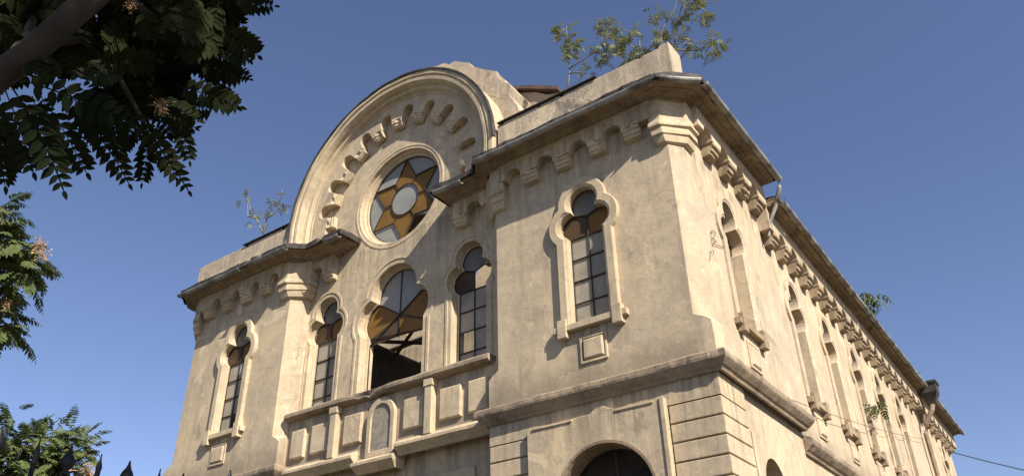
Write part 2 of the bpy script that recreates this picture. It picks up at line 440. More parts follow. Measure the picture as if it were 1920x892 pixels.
# blind-arch band round the tympanum
bm = bmesh.new()
RI, RN, NW = 2.46, 2.63, .19
inner = []
inner.append((GX + RI, 12.3))
for k in range(11):
    tc = PI * k / 10                     # corbel axis
    if k:
        pass
    inner.append((GX + RI * math.cos(tc), GZ + RI * math.sin(tc)))
    if k < 10:
        tn = tc + PI / 20
        e = Vector((math.cos(tn), math.sin(tn))); t = Vector((-e.y, e.x)); c = Vector((GX, GZ))
        inner.append(tuple(c + e * (RI - .01) - t * NW)); 
        for j in range(9):
            a = -PI / 2 + PI * j / 8
            inner.append(tuple(c + e * (RN + NW * math.cos(a)) + t * NW * math.sin(a)))
        inner.append(tuple(c + e * (RI - .01) + t * NW))
inner.append((GX - RI, 12.3))
oa = [(GX + 3.06 * math.cos(PI * k / 40), GZ + 3.06 * math.sin(PI * k / 40)) for k in range(41)]
plate(bm, [(GX + 3.06, 12.3)] + oa + [(GX - 3.06, 12.3)] + inner[::-1], [], .27, BAY - .002)
obj('gable_band', bm, 'plaster', B, bevel=.012)

# ---- stepped corbel, built once
def corbel_bm(wd=.38, dp=.15):
    bm = bmesh.new(); h = wd / 2
    pr = [(0, 0), (-dp - .012, 0), (-dp - .012, -.13), (-dp + .035, -.15), (-dp + .035, -.24), (-dp + .075, -.26), (-dp + .075, -.31), (0, -.33)]
    loft(bm, [[(-h * (1 if i < 4 else .92) * s if False else s * h * (1 if i < 3 else .93), y, z) for i, (y, z) in enumerate(pr)] for s in (-1, 1)], True, True, True)
    return bm
def worn(bm, amp, seed):
    bmesh.ops.subdivide_edges(bm, edges=[e for e in bm.edges if e.calc_length() > .1], cuts=2, use_grid_fill=True)
    for v in bm.verts:
        if v.co.y > -.01: continue
        q = v.co * 11 + Vector((seed, seed, 0)); v.co += Vector((noise.noise(q), noise.noise(q + Vector((4, 1, 7))), noise.noise(q + Vector((8, 3, 2))))) * amp
        if noise.noise(v.co * 5 + Vector((seed * 3, 1, 2))) > .30: v.co.y *= .78; v.co.z *= .93
    return bm
cv = [obj('corbel', worn(corbel_bm(.38, .225), .012, i * 3.7), 'trim', B, bevel=.008, loc=(x, 0, 11.93)) for i, x in enumerate((-1.0, -1.81, -2.67, -3.52))]
cs = [obj('corbel', worn(corbel_bm(.38, .225), .012, 20 + i * 3.7), 'side_shade', B, bevel=.008) for i in range(3)]
rc = random.Random(5)
used = []
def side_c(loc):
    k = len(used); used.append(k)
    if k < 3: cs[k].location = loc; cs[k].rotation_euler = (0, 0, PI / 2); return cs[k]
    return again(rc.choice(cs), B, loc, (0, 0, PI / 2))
def again_c(loc=None, rot=None): return again(rc.choice(cv), B, loc, rot)
ZC = 11.93
for x in (-14.83, -13.99, -13.15, -12.33): again_c((x, 0, ZC))
for x in (-5.86, -10.36): again_c((x, BAY - .005, ZC))
ys1 = [1.42, 2.30, 3.17, 4.02]
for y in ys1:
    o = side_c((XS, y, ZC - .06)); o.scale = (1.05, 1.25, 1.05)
ZN = 11.02
ysn = [YB + .42 + .835 * k for k in range(26)]
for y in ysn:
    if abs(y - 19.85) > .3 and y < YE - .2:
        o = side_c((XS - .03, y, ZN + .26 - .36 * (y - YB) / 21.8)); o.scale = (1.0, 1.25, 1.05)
for k in range(11):
    th = PI * k / 10
    o = again(rc.choice(cv[:2]), B)
    e = Vector((math.cos(th), 0, math.sin(th))); 
    # local z axis points outward along the radius, local -y forward
    mt = Matrix(((math.sin(th), 0, math.cos(th)), (0, 1, 0), (-math.cos(th), 0, math.sin(th)))).to_4x4()
    o.scale = (.92, .85, .74); o.rotation_euler = mt.to_euler(); o.location = (GX + RI * e.x, BAY - .035, GZ + RI * e.z)

# ---- blind arches under the cornice
def arcade(u0, u1, centres, zspr, ztop, d0, d1, fn, r=.215):
    pts = [(u0, zspr)]
    for c in centres:
        pts.append((c - r, zspr))
        pts += [(c - r * math.cos(PI * j / 10), zspr + r * math.sin(PI * j / 10) * .95) for j in range(1, 10)]
        pts.append((c + r, zspr))
    pts += [(u1, zspr), (u1, ztop), (u0, ztop)]
    bm = bmesh.new(); plate(bm, pts, [], d0, d1, fn); return bm
ZS = 11.87
obj('corbel_band', arcade(-4.30, -.50, [-3.93, -3.09, -2.24, -1.40, -.60 - .02 + .0][:4], ZS, 12.35, -.23, -.001, FRONT), 'plaster', B, bevel=.01)
obj('corbel_band', arcade(-15.3, -11.6, [-14.41, -13.57, -12.74, -11.93], ZS, 12.35, -.23, -.001, FRONT), 'plaster', B, bevel=.01)
obj('corbel_band', arcade(-6.06, -4.66, [-5.43], ZS, 12.35, BAY - .23, BAY - .001, FRONT), 'plaster', B, bevel=.01)
obj('corbel_band', arcade(-11.26, -10.16, [-10.78], ZS, 12.35, BAY - .23, BAY - .001, FRONT), 'plaster', B, bevel=.01)
obj('corbel_band', arcade(.5, YB, [.98, 1.86, 2.735, 3.595], ZS - .06, 12.3, XS + .30, XS + .001, SIDE), 'plaster_side', B, bevel=.01)
bm = arcade(YB + .01, YE, [y + .4175 for y in ysn[:-1]], ZN - .06, 11.6, XS + .27, XS - .029, SIDE)
for v in bm.verts: v.co.z += .26 - .36 * (v.co.y - YB) / 21.8
obj('corbel_band', bm, 'plaster_side', B, bevel=.01)

# ---- corner caps: polygonal imposts
def cap(pathfn, mat='trim'):
    """pathfn(o) -> plan polygon for offset o"""
    bm = bmesh.new(); loops = []
    for o, z in ((.02, 11.24), (.09, 11.27), (.12, 11.36), (.13, 11.42), (.175, 11.44), (.18, 11.55), (.16, 11.57), (.16, 11.60), (.225, 11.63), (.225, 11.69), (.19, 11.78), (.19, 12.34)):
        loops.append([(x, y, z) for x, y in pathfn(o)])
    loft(bm, loops, True, True, True); jit(bm, .012, 3., 1)
    return obj('corner_cap', bm, mat, B, bevel=.006)
k4 = .41
cap(lambda o: [(-.50, .2), (-.50 - o * .4, -o), (-.30 - o * .2, -o), (XS + o, .28 - .1 * o), (XS + o, .55 + o * .4), (XS - .2, .55)])
cap(lambda o: [(-4.30, .2), (-4.30 + o * .4, -o), (-4.60 + o * .2, -o), (-4.80 - o, .2), (-4.80 - o, .48), (-4.3, .48)])
cap(lambda o: [(-11.65, .2), (-11.65 - o * .4, -o), (-11.36 - o * .2, -o), (-11.12 + o, .2), (-11.12 + o, .48), (-11.65, .48)])
cap(lambda o: [(-15.25, .2), (-15.25 + o * .4, -o), (-15.45 + o * .2, -o), (XL - o, .2), (XL - o, .48), (-15.25, .48)])

# ---- cornices
CP = [(0., 12.25), (.09, 12.25), (.12, 12.30), (.34, 12.31), (.40, 12.345), (.60, 12.355), (.63, 12.385), (.90, 12.39), (.94, 12.40), (.95, 12.46), (.9, 12.50), (0., 12.56)]
E1 = [(-6.05, .49), (-6.05, .30), (-4.92, .30), (-4.70, -.14), (-.33, -.14), (XS + .14, .26), (XS + .14, YB - .12), (XS - .3, YB - .12)]
O1 = [(-6.33, .49), (-6.33, -.22), (-5.02, -.22), (-4.72, -.60), (-.12, -.60), (.54, .0), (.55, YB - .02), (XS - .3, YB - .02)]
bm = bmesh.new(); sweep(bm, E1, O1, CP, .11, .022, 1.); obj('cornice', bm, 'cornice', B)
E2 = [(XL + .3, 1.2), (XL - .14, 1.2), (XL - .14, .24), (XL + .3, -.14), (-11.22, -.14), (-11.0, .30), (-10.1, .30), (-10.1, .49)]
O2 = [(XL + .3, 1.5), (XL - .55, 1.5), (XL - .55, .04), (XL + .05, -.60), (-11.05, -.60), (-10.7, -.22), (-9.45, -.22), (-9.45, .49)]
bm = bmesh.new(); sweep(bm, E2, O2, CP, .11, .022, 5.); obj('cornice', bm, 'cornice', B)
NP = [(t, z - .80) for t, z in CP]
E3 = [(XS - .3, YB + .02), (XS + .12, YB + .02), (XS + .12, YE), (XS - .3, YE)]
O3 = [(XS - .3, YB + .02), (.46, YB + .02), (.46, YE + .2), (XS - .3, YE + .2)]
def dzn(y): return .26 - .36 * (y - YB) / 21.8
def lean(bm):
    for v in bm.verts: v.co.z += dzn(v.co.y)
bm = bmesh.new(); sweep(bm, E3, O3, NP, .15, .022, 9.); lean(bm); obj('cornice', bm, 'cornice', B)
# blackened metal flashing on the cornice edge
def flash(E, O, z, gap=(), seed=0., fn=None):
    bm = bmesh.new()
    pr = [(.70, z - .025), (1.05, z - .06), (1.08, z - .13), (1.11, z - .13), (1.12, z + .01), (.70, z + .06)]
    sweep(bm, E, O, pr, .10, .04, seed)
    if fn: fn(bm)
    return obj('flashing', bm, 'darkmetal', B)
flash(E1, O1, 12.53, seed=2.); flash(E2, O2, 12.53, seed=4.); flash(E3, O3, 11.73, seed=6., fn=lean)
# half-round gutters, in broken lengths
def gutter(p, q, r=.078, sag=.015):
    bm = bmesh.new(); p, q = Vector(p), Vector(q); d = (q - p).normalized(); s = Vector((d.y, -d.x, 0)).normalized(); n = 8
    loops = []
    for i in range(n + 1):
        f = i / n; c = p.lerp(q, f) - Vector((0, 0, sag * 4 * f * (1 - f))) 
        c += Vector((0, 0, .012 * noise.noise(c * 2.)))
        lp = [c + s * r * math.cos(a) + Vector((0, 0, -r * math.sin(a))) for a in [PI * k / 8 for k in range(9)]]
        lp += [c + s * (r - .012) * math.cos(a) + Vector((0, 0, -(r - .012) * math.sin(a))) for a in [PI * k / 8 for k in range(8, -1, -1)]]
        loops.append(lp)
    loft(bm, loops, True, True, True); return obj('gutter', bm, 'zinc', B, smooth=False)
G = .07
gutter((-6.2, -.27, 12.36), (-5.35, -.27, 12.34)); gutter((-4.7, -.665, 12.37), (-2.18, -.665, 12.385)); gutter((-2.2, -.668, 12.38), (-.2, -.665, 12.40))
gutter((-.06, -.62, 12.40), (.56, -.03, 12.41)); gutter((.60, .05, 12.39), (.61, YB - .02, 12.41))
gutter((-15.65, -.665, 12.37 + .01), (-12.9, -.665, 12.37 + .00)); gutter((-12.5, -.665, 12.37 + .02), (-11.0, -.665, 12.37 + .00)); gutter((-9.95, -.28, 12.36), (-9.4, -.28, 12.36))
for ya, yb in ((YB + .1, 11.6), (11.75, 19.4), (20.2, YE + .2)): gutter((.53, ya, 11.60 + dzn(ya)), (.53, yb, 11.60 + dzn(yb)))

# ---- attic walls above the cornice
def attic(x0, x1, y0, y1, z0, z1, seed, rise):
    bm = bmesh.new(); n = 90; loops = []
    for k in range(n + 1):
        f = k / n; x = x0 + (x1 - x0) * f
        bite = max(0, noise.noise(Vector((f * 16, seed, 3))) - .28) * .28 + max(0, noise.noise(Vector((f * 40, seed, 6))) - .25) * .10
        zt = z1 + .015 * noise.noise(Vector((f * 3, seed, 0))) - bite + rise(f)
        loops.append([(x, y0, z0), (x, y0 + .012 * noise.noise(Vector((x * 2, seed, 1))), (z0 + zt) / 2), (x, y0, zt), (x, y1, zt + .03), (x, y1, z0)])
    loft(bm, loops, True, True, True); return obj('attic_wall', bm, 'attic', B, bevel=.015)
attic(-4.50, .02, .02, .60, 12.5, 13.72, 2., lambda f: (.06 if f > .955 else 0.) + .04 * min(1, max(0, (f - .3) / .5)) + (.02 if f < .4 else 0))
attic(-16.0, -11.72, .02, .6, 12.5, 13.72, 7., lambda f: 0.)
bm = bmesh.new(); box(bm, -4.48, -1.75, -.03, .3, 13.765, 13.785); jit(bm, .02, .8, 2); obj('attic_flashing', bm, 'darkmetal', B)
bm = bmesh.new(); box(bm, -13.9, -11.75, -.03, .3, 13.755, 13.775); jit(bm, .02, .8, 5); obj('attic_flashing', bm, 'darkmetal', B)
# remnant of the roof behind the gable
bm = bmesh.new(); plate(bm, [(-5.4, 12.4), (-3.75, 12.4), (-3.72, 15.52), (-4.1, 15.66), (-4.4, 15.9), (-5.2, 16.30), (-5.4, 16.35)], [], 1.7, 2.3); jit(bm, .04, 2, 8); obj('roof_remnant', bm, 'plaster', B, bevel=.02)
bm = bmesh.new(); plate(bm, [(-5.3, 16.38), (-4.75, 16.10), (-4.3, 15.90), (-3.70, 15.55), (-3.68, 15.62), (-4.25, 15.99), (-4.7, 16.19), (-5.25, 16.47)], [], 1.55, 2.4); jit(bm, .05, 4, 3); obj('roof_timber', bm, 'roof', B)

# ---- string course
SP = [(0., 6.42), (.25, 6.42), (.35, 6.47), (.55, 6.50), (.8, 6.56), (.95, 6.60), (1., 6.64), (1., 6.71), (.85, 6.74), (.1, 6.80), (0., 6.80)]
bm = bmesh.new()
sweep(bm, [(-4.80, .45), (-4.80, .001), (-.001, -.001), (.001, .3), (.001, YB - .1), (-.3, YB - .1)],
      [(-5.02, .45), (-5.02, -.20), (.20, -.20), (.20, .3), (.20, YB + .06), (-.3, YB + .06)], SP, .09, .016, 3.)
obj('string_course', bm, 'ledge', B)
bm = bmesh.new()
sweep(bm, [(XL + .1, .3), (XL, 0.), (-11.1, 0.), (-11.1, .45)], [(XL - .2, .3), (XL - .2, -.2), (-10.9, -.2), (-10.9, .45)], SP, .09, .016, 3.)
obj('string_course', bm, 'ledge', B)
bm = bmesh.new()
sweep(bm, [(XS - .03, YB + .0), (XS - .03, YE)], [(.09, YB + .0), (.09, YE)], [(t, z - .42) for t, z in SP], .14, .016, 3.)
obj('string_course', bm, 'ledge', B)

# ---- windows
def window(cx, zb, W, steps, dglass, fn, style, sill=None, mat='trim', missing=(), flip=1, bars=4, bay=False):
    bm = bmesh.new()
    loft(bm, [[fn(u, v, d) for u, v in trefoil(cx, zb, d=o, **W)] for o, d in steps], False)
    # close the feet of the surround
    win = obj('window', bm, mat, B)
    o0 = trefoil(cx, zb, d=0., **W); n = 9; N = len(o0)
    iS, iN = 1, 10                                   # springing, notch on the left
    S_L, N_L, S_R, N_R = o0[iS], o0[iN], o0[N - 1 - iS], o0[N - 1 - iN]
    zs = S_L[1]; t = .022; zk = W['lz'] + (.20 if not bay else .05)
    K = (cx, zk)
    # panes
    groups = {}
    def pane(pts, kind, key):
        if key in missing: return
        groups.setdefault(kind, []).append(pts)
    top = o0[iN:N - iN]
    if bay:
        mid = len(top) // 2
        pane(top[:mid + 1] + [K], 'glass_pale', 'top'); pane(top[mid:] + [K], 'glass_pale', 'top2')
        low = (cx - W['a'], zs - .18), (cx + W['a'], zs - .22)
        pane([K] + o0[iS:iN + 1][::-1], 'glass_amber', 'll')
        pane([K] + o0[N - 1 - iN:N - iS][::1] , 'glass_amber', 'lr')
        pane([K, o0[iS], low[0], (cx, zs - .16)], 'glass_brown', 'lm'); pane([K, (cx, zs - .16), low[1], o0[N - 1 - iS]], 'glass_amber', 'rm')
    else:
        pane(top + [K], 'glass_dull', 'top')
        pane([K] + o0[iS:iN + 1][::-1] + [(cx, zs)], 'glass_brown' if style == 'b' else 'glass_amber', 'll')
        pane([K] + o0[N - 1 - iN:N - iS] + [(cx, zs)], 'glass_amber', 'lr')
        for r in range(bars):
            z1 = zs - (zs - zb) * r / bars; z0 = zs - (zs - zb) * (r + 1) / bars
            for c in (0, 1):
                u0 = cx - W['a'] + c * W['a']; pane(rect(u0, u0 + W['a'], z0, z1), 'glass_grey', (c, r))
    for kind, polys in groups.items():
        bm = bmesh.new()
        for i, pl in enumerate(polys):
            dj = dglass + random.uniform(-.006, .006) * (1 if fn is FRONT else 1)
            plate(bm, pl, [], dj, dj + (.008 if fn is FRONT else -.008), fn)
        obj({'glass_pale': 'pale_pane', 'glass_dull': 'pale_pane', 'glass_grey': 'grey_pane', 'glass_amber': 'amber_pane', 'glass_brown': 'brown_pane'}[kind], bm, kind, win)
    # glazing bars
    bm = bmesh.new(); f = dglass - (.02 if fn is FRONT else -.02)
    def bar(p, q, r=t): tube(bm, [fn(p[0], p[1], f), fn(q[0], q[1], f)], r * .75, 6)
    bar(K, N_L); bar(K, N_R)
    if bay:
        bar(K, (cx, W['tz'] + W['tr'])); bar(K, (cx, zs - .2), .012); bar(S_L, (cx + W['a'], zs - .22)); 
        bar(K, (cx - W['a'], zs - .18)); bar(K, S_R); bar((cx - W['a'], zs - .2), (cx - W['a'] + .02, zb)); bar((cx + W['a'], zs - .2), (cx + W['a'] - .02, zb))
    else:
        bar(K, (cx, zb)); bar(S_L, S_R)
        for r in range(1, bars):
            z1 = zs - (zs - zb) * r / bars; bar((cx - W['a'], z1), (cx + W['a'], z1))
        for s in (-1, 1): bar((cx + s * (W['a'] - .012), zb), (cx + s * (W['a'] - .012), zs), .02)
    edge = [fn(u, v, f) for u, v in o0[iS:N - iS]]
    tube(bm, edge, .016, 5)
    obj('glazing_bar', bm, 'lead', win)
    if sill:
        d, zt, hw, dirn = sill                      # face depth, top, half width, outward sign in d
        bm = bmesh.new(); th = .13
        A = lambda u0, u1, v0, v1, dd: plate(bm, rect(u0, u1, v0, v1), [], d, d + dirn * dd, fn)
        A(cx - hw, cx + hw, zt - th, zt, .13)
        smat = 'side_shade' if fn is SIDE else mat
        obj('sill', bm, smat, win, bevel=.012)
        for s in (-1, 1):
            bm = bmesh.new()
            c = cx + s * (hw - .2)
            A(c - .10, c + .10, zt - th - .13, zt + .12, .15)
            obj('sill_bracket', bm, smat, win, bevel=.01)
    return win
fr = [(.23, .0), (.23, -.08), (.21, -.095), (.06, -.095), (.03, -.07), (.0, -.055), (.0, .36)]
window(-2.33, 8.0, WING, fr, .14, FRONT, 'b', (0, 8.0, .80, -1), missing=())
window(-13.3, 8.0, WING, fr, .14, FRONT, 'b', (0, 8.0, .80, -1), missing=((1, 3),))
bst = [(.23, BAY + .004), (.225, BAY - .018), (.165, BAY - .02), (.155, BAY + .05), (.105, BAY + .06), (.095, BAY + .13), (.045, BAY + .14), (.035, BAY + .21), (0, BAY + .22), (0, BAY + .40)]
window(-5.73, 8.02, BSML, bst, BAY + .25, FRONT, 'b', missing=('lr', (0, 2)))
window(-10.47, 8.02, BSML, bst, BAY + .25, FRONT, 'b', missing=())
bst2 = [(o * 1.15, d) for o, d in bst]
window(-8.1, 8.02, BBIG, bst2, BAY + .30, FRONT, 'b', bay=True)
sfr = [(.23, XS), (.23, XS + .05), (.21, XS + .06), (.06, XS + .06), (.03, XS + .04), (.0, XS + .03), (.0, XS - .36)]
window(2.2, 7.95, W1, sfr, XS - .26, SIDE, 'b', (XS, 7.95, .74, 1), mat='plaster_side')
nfr = [(o, d - .03) for o, d in sfr]
for y in WY:
    window(y, 7.5, NAV, nfr, XS - .30, SIDE, 'b', (XS - .03, 7.5, .64, 1), mat='plaster_side', missing=((0, 1), (1, 2)) if abs(y - 11.3) < .1 else ())

# raised square panels under the sills
def panel(u0, u1, v0, v1, d, dirn, fn, mat='trim'):
    bm = bmesh.new()
    plate(bm, rect(u0 - .07, u1 + .07, v0 - .07, v1 + .07), [rect(u0 - .02, u1 + .02, v0 - .02, v1 + .02)], d, d + dirn * .035, fn)
    for k in range(1): 
        lo = [[fn(u, v, d + dirn * e) for u, v in rect(u0 + i, u1 - i, v0 + i, v1 - i)] for i, e in ((0, 0), (.0, .035), (.03, .06))]
        loft(bm, lo, True, False, True)
    return obj('wall_panel', bm, mat, B, bevel=.008)
panel(-2.55, -2.11, 7.24, 7.64, 0, -1, FRONT); panel(-13.66, -13.2, 7.24, 7.64, 0, -1, FRONT)
panel(1.98, 2.42, 7.16, 7.58, XS, 1, SIDE, 'plaster_side')
for y in WY: panel(y - .2, y + .2, 6.76, 7.12, XS - .03, 1, SIDE, 'plaster_side')

# ---- rose window
bm = bmesh.new(); loops = []
for r, y in ((1.56, BAY + .004), (1.55, BAY - .012), (1.50, BAY - .014), (1.48, BAY + .01), (1.43, BAY + .02), (1.42, BAY + .09), (1.36, BAY + .11), (1.34, BAY + .17), (1.29, BAY + .18), (1.28, BAY + .4)):
    loops.append([(u, y, v) for u, v in circ(RX, RZ, r, 72)])
loft(bm, loops)
rose = obj('rose_window', bm, 'trim', B)
R1, R2, R3, yg = 1.285, .72, .47, BAY + .27
def pol(r, deg): return (RX + r * math.cos(math.radians(deg)), RZ + r * math.sin(math.radians(deg)))
bm = bmesh.new(); plate(bm, circ(RX, RZ, R3, 32), [], yg, yg + .008); 
for k in range(6):
    a0, a1 = 90 - 60 * k, 30 - 60 * k               # tips
    p = [pol(R1, a0 - j * 6) for j in range(11)] + [pol(R2, a0 - 30)]
    if k == 2:                                       # broken pane: only slivers are left
        p = [pol(R1, a0 - j * 2.5) for j in range(6)] + [pol(1.02, a0 - 19), pol(.95, a0 - 12), pol(R2, a0 - 30)]
        p = [pol(R1, a0), pol(R1, a0 - 4), pol(R1, a0 - 8), pol(R2 + .1, a0 - 24), pol(R2, a0 - 30)]
    plate(bm, p, [], yg + random.uniform(-.01, .01), yg + .018)
obj('pale_pane', bm, 'glass_pale', rose)
bm = bmesh.new()
for k in range(6):
    a = 90 - 60 * k
    p = [pol(R1, a), pol(R2, a - 30), pol(R3, a - 30)] + [pol(R3, a - 30 + j * 10) for j in range(1, 6)] + [pol(R3, a + 30), pol(R2, a + 30)]
    plate(bm, p, [], yg + .003 + random.uniform(-.004, .004), yg + .014)
obj('amber_pane', bm, 'glass_amber', rose)
bm = bmesh.new(); f = yg - .022
for k in range(6):
    a = 90 - 60 * k
    for s in (-1, 1): tube(bm, [(*pol(R1, a)[:1], f, pol(R1, a)[1]), (pol(R2, a + 30 * s)[0], f, pol(R2, a + 30 * s)[1])], .017, 6)
    tube(bm, [(pol(R2, a + 30)[0], f, pol(R2, a + 30)[1]), (pol(R3, a + 30)[0], f, pol(R3, a + 30)[1])], .015, 6)
cc = circ(RX, RZ, R3, 32); tube(bm, [(u, f, v) for u, v in cc + cc[:1]], .017, 6)
cc = circ(RX, RZ, R1 - .005, 48); tube(bm, [(u, f, v) for u, v in cc + cc[:1]], .018, 6)
obj('glazing_bar', bm, 'lead', rose)

# ---- balcony parapet in the bay
bm = bmesh.new(); n = 40; loops = []
for k in range(n + 1):
    x = -11.10 + 6.24 * k / n
    def nz(s, a=.02): return a * noise.noise(Vector((x * 2.2, s, 4.)))
    dmg = .10 * max(0, 1 - abs(x + 8.35) / .75)
    dz = dmg * noise.noise(Vector((x * 9, 2, 2)))
    loops.append([(x, .26, 7.84), (x, .10 + nz(1) + dmg * .9, 7.87 + nz(2) + dz), (x, .05 + nz(3) + dmg, 7.91 + dz), (x, .05 + nz(4) + dmg, 7.99 + nz(5) - dmg * .6 + dz), (x, .10, 8.035 + nz(6) - dmg * .3), (x, BAY + .12, 8.03)])
loft(bm, loops, True, True, True)
obj('balcony_cap', bm, 'ledge', B)
bm = bmesh.new(); box(bm, -11.11, -4.81, .27, BAY - .003, 6.5, 7.90); obj('balcony_wall', bm, 'plaster', B)
for u0, u1 in ((-10.93, -10.43), (-10.22, -9.64), (-9.14, -8.56), (-7.30, -6.70), (-6.27, -5.68), (-5.50, -4.98)):
    bm = bmesh.new()
    loft(bm, [[(u, .27 - e, v) for u, v in rect(u0 + i, u1 - i, 6.90 + i, 7.60 - i)] for i, e in ((0, .002), (0, .05), (.03, .075))], True, False, True)
    obj('balcony_panel', bm, 'trim', B, bevel=.008)
for c in (-9.40, -6.50):
    bm = bmesh.new(); box(bm, c - .10, c + .10, .10, .268, 6.66, 7.84); box(bm, c - .13, c + .13, .08, .265, 7.70, 7.86); obj('balcony_post', bm, 'trim', B, bevel=.012)
bm = bmesh.new()
LP = [(0., 6.38), (.3, 6.38), (.5, 6.44), (.8, 6.50), (1., 6.54), (1., 6.60), (.4, 6.70), (0., 6.72)]
def ledge(x0, x1, dz=0., yo=.0):
    sweep(bm, [(x0, .45), (x0, .275), (x1, .275), (x1, .45)], [(x0 - .08, .45), (x0 - .08, .04), (x1 + .08, .04), (x1 + .08, .45)] if yo else [(x0, .45), (x0, .06), (x1, .06), (x1, .45)], [(t, z + dz) for t, z in LP], .3, .01, 2.)
ledge(-11.1, -8.66); ledge(-7.38, -4.81); ledge(-8.56, -7.48, -.22, 1.)
obj('balcony_ledge', bm, 'trim', B)
# arched stone tablet
bm = bmesh.new()
def arched(cx, hw, z0, zs, n=14): return [(cx - hw, z0), (cx + hw, z0)] + [(cx + hw * math.cos(PI * k / n), zs + hw * math.sin(PI * k / n)) for k in range(n + 1)]
plate(bm, arched(-7.93, .42, 6.46, 7.36), [arched(-7.93, .29, 6.60, 7.34)], .16, .268)
tab = obj('tablet_frame', bm, 'trim', B, bevel=.02)
bm = bmesh.new(); plate(bm, arched(-7.93, .289, 6.601, 7.34), [], .20, .266)
obj('stone_tablet', bm, 'stone', tab)
# tall block behind the bay foot
bm = bmesh.new(); plate(bm, rect(-10.5, -5.5, 1.5, 5.9), [rect(-10.1, -5.9, 1.9, 5.5)], BAY - .06, BAY - .002); obj('wall_panel', bm, 'trim', B, bevel=.012)

# ---- lower storey, right wing
bm = bmesh.new()
def arch_open(cx, r, z0, zs, n=22): return [(cx - r, z0), (cx + r, z0)] + [(cx + r * math.cos(PI * k / n), zs + r * math.sin(PI * k / n)) for k in range(n + 1)]
plate(bm, rect(-4.72, -.1, 0.01, 6.5), [arch_open(-2.28, 1.06, .02, 4.62)], .05, .5)
obj('lower_wall', bm, 'plaster', B)
bm = bmesh.new()
plate(bm, rect(.06, YB, 0.01, 6.298), [arch_open(2.2, .52, 2.6, 4.92)], XS + .0, XS - .4, SIDE)
obj('lower_wall', bm, 'plaster_side', B)
# rusticated courses, wrapping the corner
P_ = .322
for k in range(7):
    zt = 6.03 - P_ * k; z1, z0 = zt - .012, zt - P_ + .012
    if z0 < 0.05: break
    for poly in ([(-1.0, .049), (-1.0, -.0), (-.05, -.0), (-.05, 1.12), (XS + .001, 1.12), (XS + .001, .049)], [(-4.78, .3), (-4.78, 0.), (-3.86, 0.), (-3.86, .049), (-4.72, .049), (-4.72, .3)]):
        bm = bmesh.new(); loft(bm, [[(x, y, z) for x, y in poly] for z in (z0 if k < 6 else .03, z1)], True, True, True); obj('rusticated_course', bm, 'plaster', B, bevel=.014)
bm = bmesh.new(); box(bm, -4.78, -.05, .0, .049, 6.04, 6.44); box(bm, XS + .001, -.051, .02, 1.12, 6.04, 6.44); obj('frieze', bm, 'plaster', B)
bm = bmesh.new(); box(bm, XS + .001, -.03, 1.14, 1.32, .05, 5.7); obj('side_strip', bm, 'plaster_side', B, bevel=.01)
# portal surround with its broken crest
bm = bmesh.new()
top = [(-1.02, 6.17), (-1.3, 6.16), (-1.95, 6.15), (-2.05, 6.20), (-2.2, 6.27), (-2.36, 6.25), (-2.5, 6.17), (-2.75, 6.16), (-3.84, 6.16)]
plate(bm, [(-3.84, .02), (-1.02, .02)] + top, [arch_open(-2.28, .97, .03, 4.68)], -.10, .048)
por = obj('portal_surround', bm, 'plaster', B, bevel=.012)
bm = bmesh.new(); box(bm, -3.70, -2.85, -.125, -.101, 6.115, 6.15); box(bm, -1.95, -1.22, -.125, -.101, 6.115, 6.15); box(bm, -1.09, -1.02, -.125, -.101, .03, 6.17); jit(bm, .008, 3, 2); obj('portal_moulding', bm, 'trim', por)
loops = []
bm = bmesh.new()
for r, y in ((1.0, -.101), (1.0, -.12), (.95, -.12), (.93, -.06), (.93, .3)):
    loops.append([(u, y, v) for u, v in arch_open(-2.28, r, .02, 4.66)[1:]] + [(-2.28 - r, y, .02)])
loft(bm, loops, False); obj('portal_reveal', bm, 'cornice', por)
bm = bmesh.new(); plate(bm, arch_open(-2.28, 1.05, .02, 4.62), [], .42, .48); 
door = obj('portal_door', bm, 'darkwood', B)
bm = bmesh.new()
for k in range(3):
    a = PI * (k + .5) / 3; tube(bm, [(-2.28 + .15 * math.cos(a), .40, 4.62 + .15 * math.sin(a)), (-2.28 + .95 * math.cos(a), .40, 4.62 + .95 * math.sin(a))], .03, 4)
box(bm, -3.3, -1.26, .36, .41, 4.5, 4.6); obj('door_bar', bm, 'wood', door)
bm = bmesh.new(); plate(bm, arch_open(2.2, .56, 2.55, 4.92), [], XS - .32, XS - .36, SIDE); obj('side_door', bm, 'darkwood', B)

# ---- inside, seen through the broken panes
bm = bmesh.new(); plate(bm, [(-15.2, 0), (-2.0, 0), (-2.0, 12.6), (-3.6, 13.2), (-5.1, 14.2), (-6.6, 14.6), (-8.2, 15.3), (-9.7, 14.4), (-10.6, 13.3), (-11.2, 13.6), (-11.6, 13.0), (-12.3, 13.3), (-12.9, 12.7), (-13.4, 13.2), (-15.2, 12.9)], [], 6.2, 6.6); jit(bm, .05, 1.4, 4); obj('inner_wall', bm, 'plaster', B)
bm = bmesh.new(); box(bm, -10.6, -7.4, 2.0, 2.4, 12.2, 15.2); jit(bm, .05, 1.2, 3); obj('inner_wall', bm, 'plaster', B)
bm = bmesh.new(); box(bm, -9.62, -9.50, .95, 5.2, 6.4, 9.80); jit(bm, .03, 1, 2); obj('board_partition', bm, 'darkwood', B)
bm = bmesh.new(); box(bm, -15.0, -9.64, .95, 5.2, 9.2, 9.4); obj('gallery_floor', bm, 'darkwood', B)
for p, q, r in (((-9.52, .95, 9.84), (-9.52, 5.3, 9.86), .085), ((-9.9, .95, 9.95), (-8.0, 2.7, 9.93), .055), ((-9.6, 2.05, 9.55), (-8.2, 1.95, 10.78), .06)):
    bm = bmesh.new(); tube(bm, [p, q], r, 4); obj('roof_beam', bm, 'roof' if r > .08 else 'wood', B)
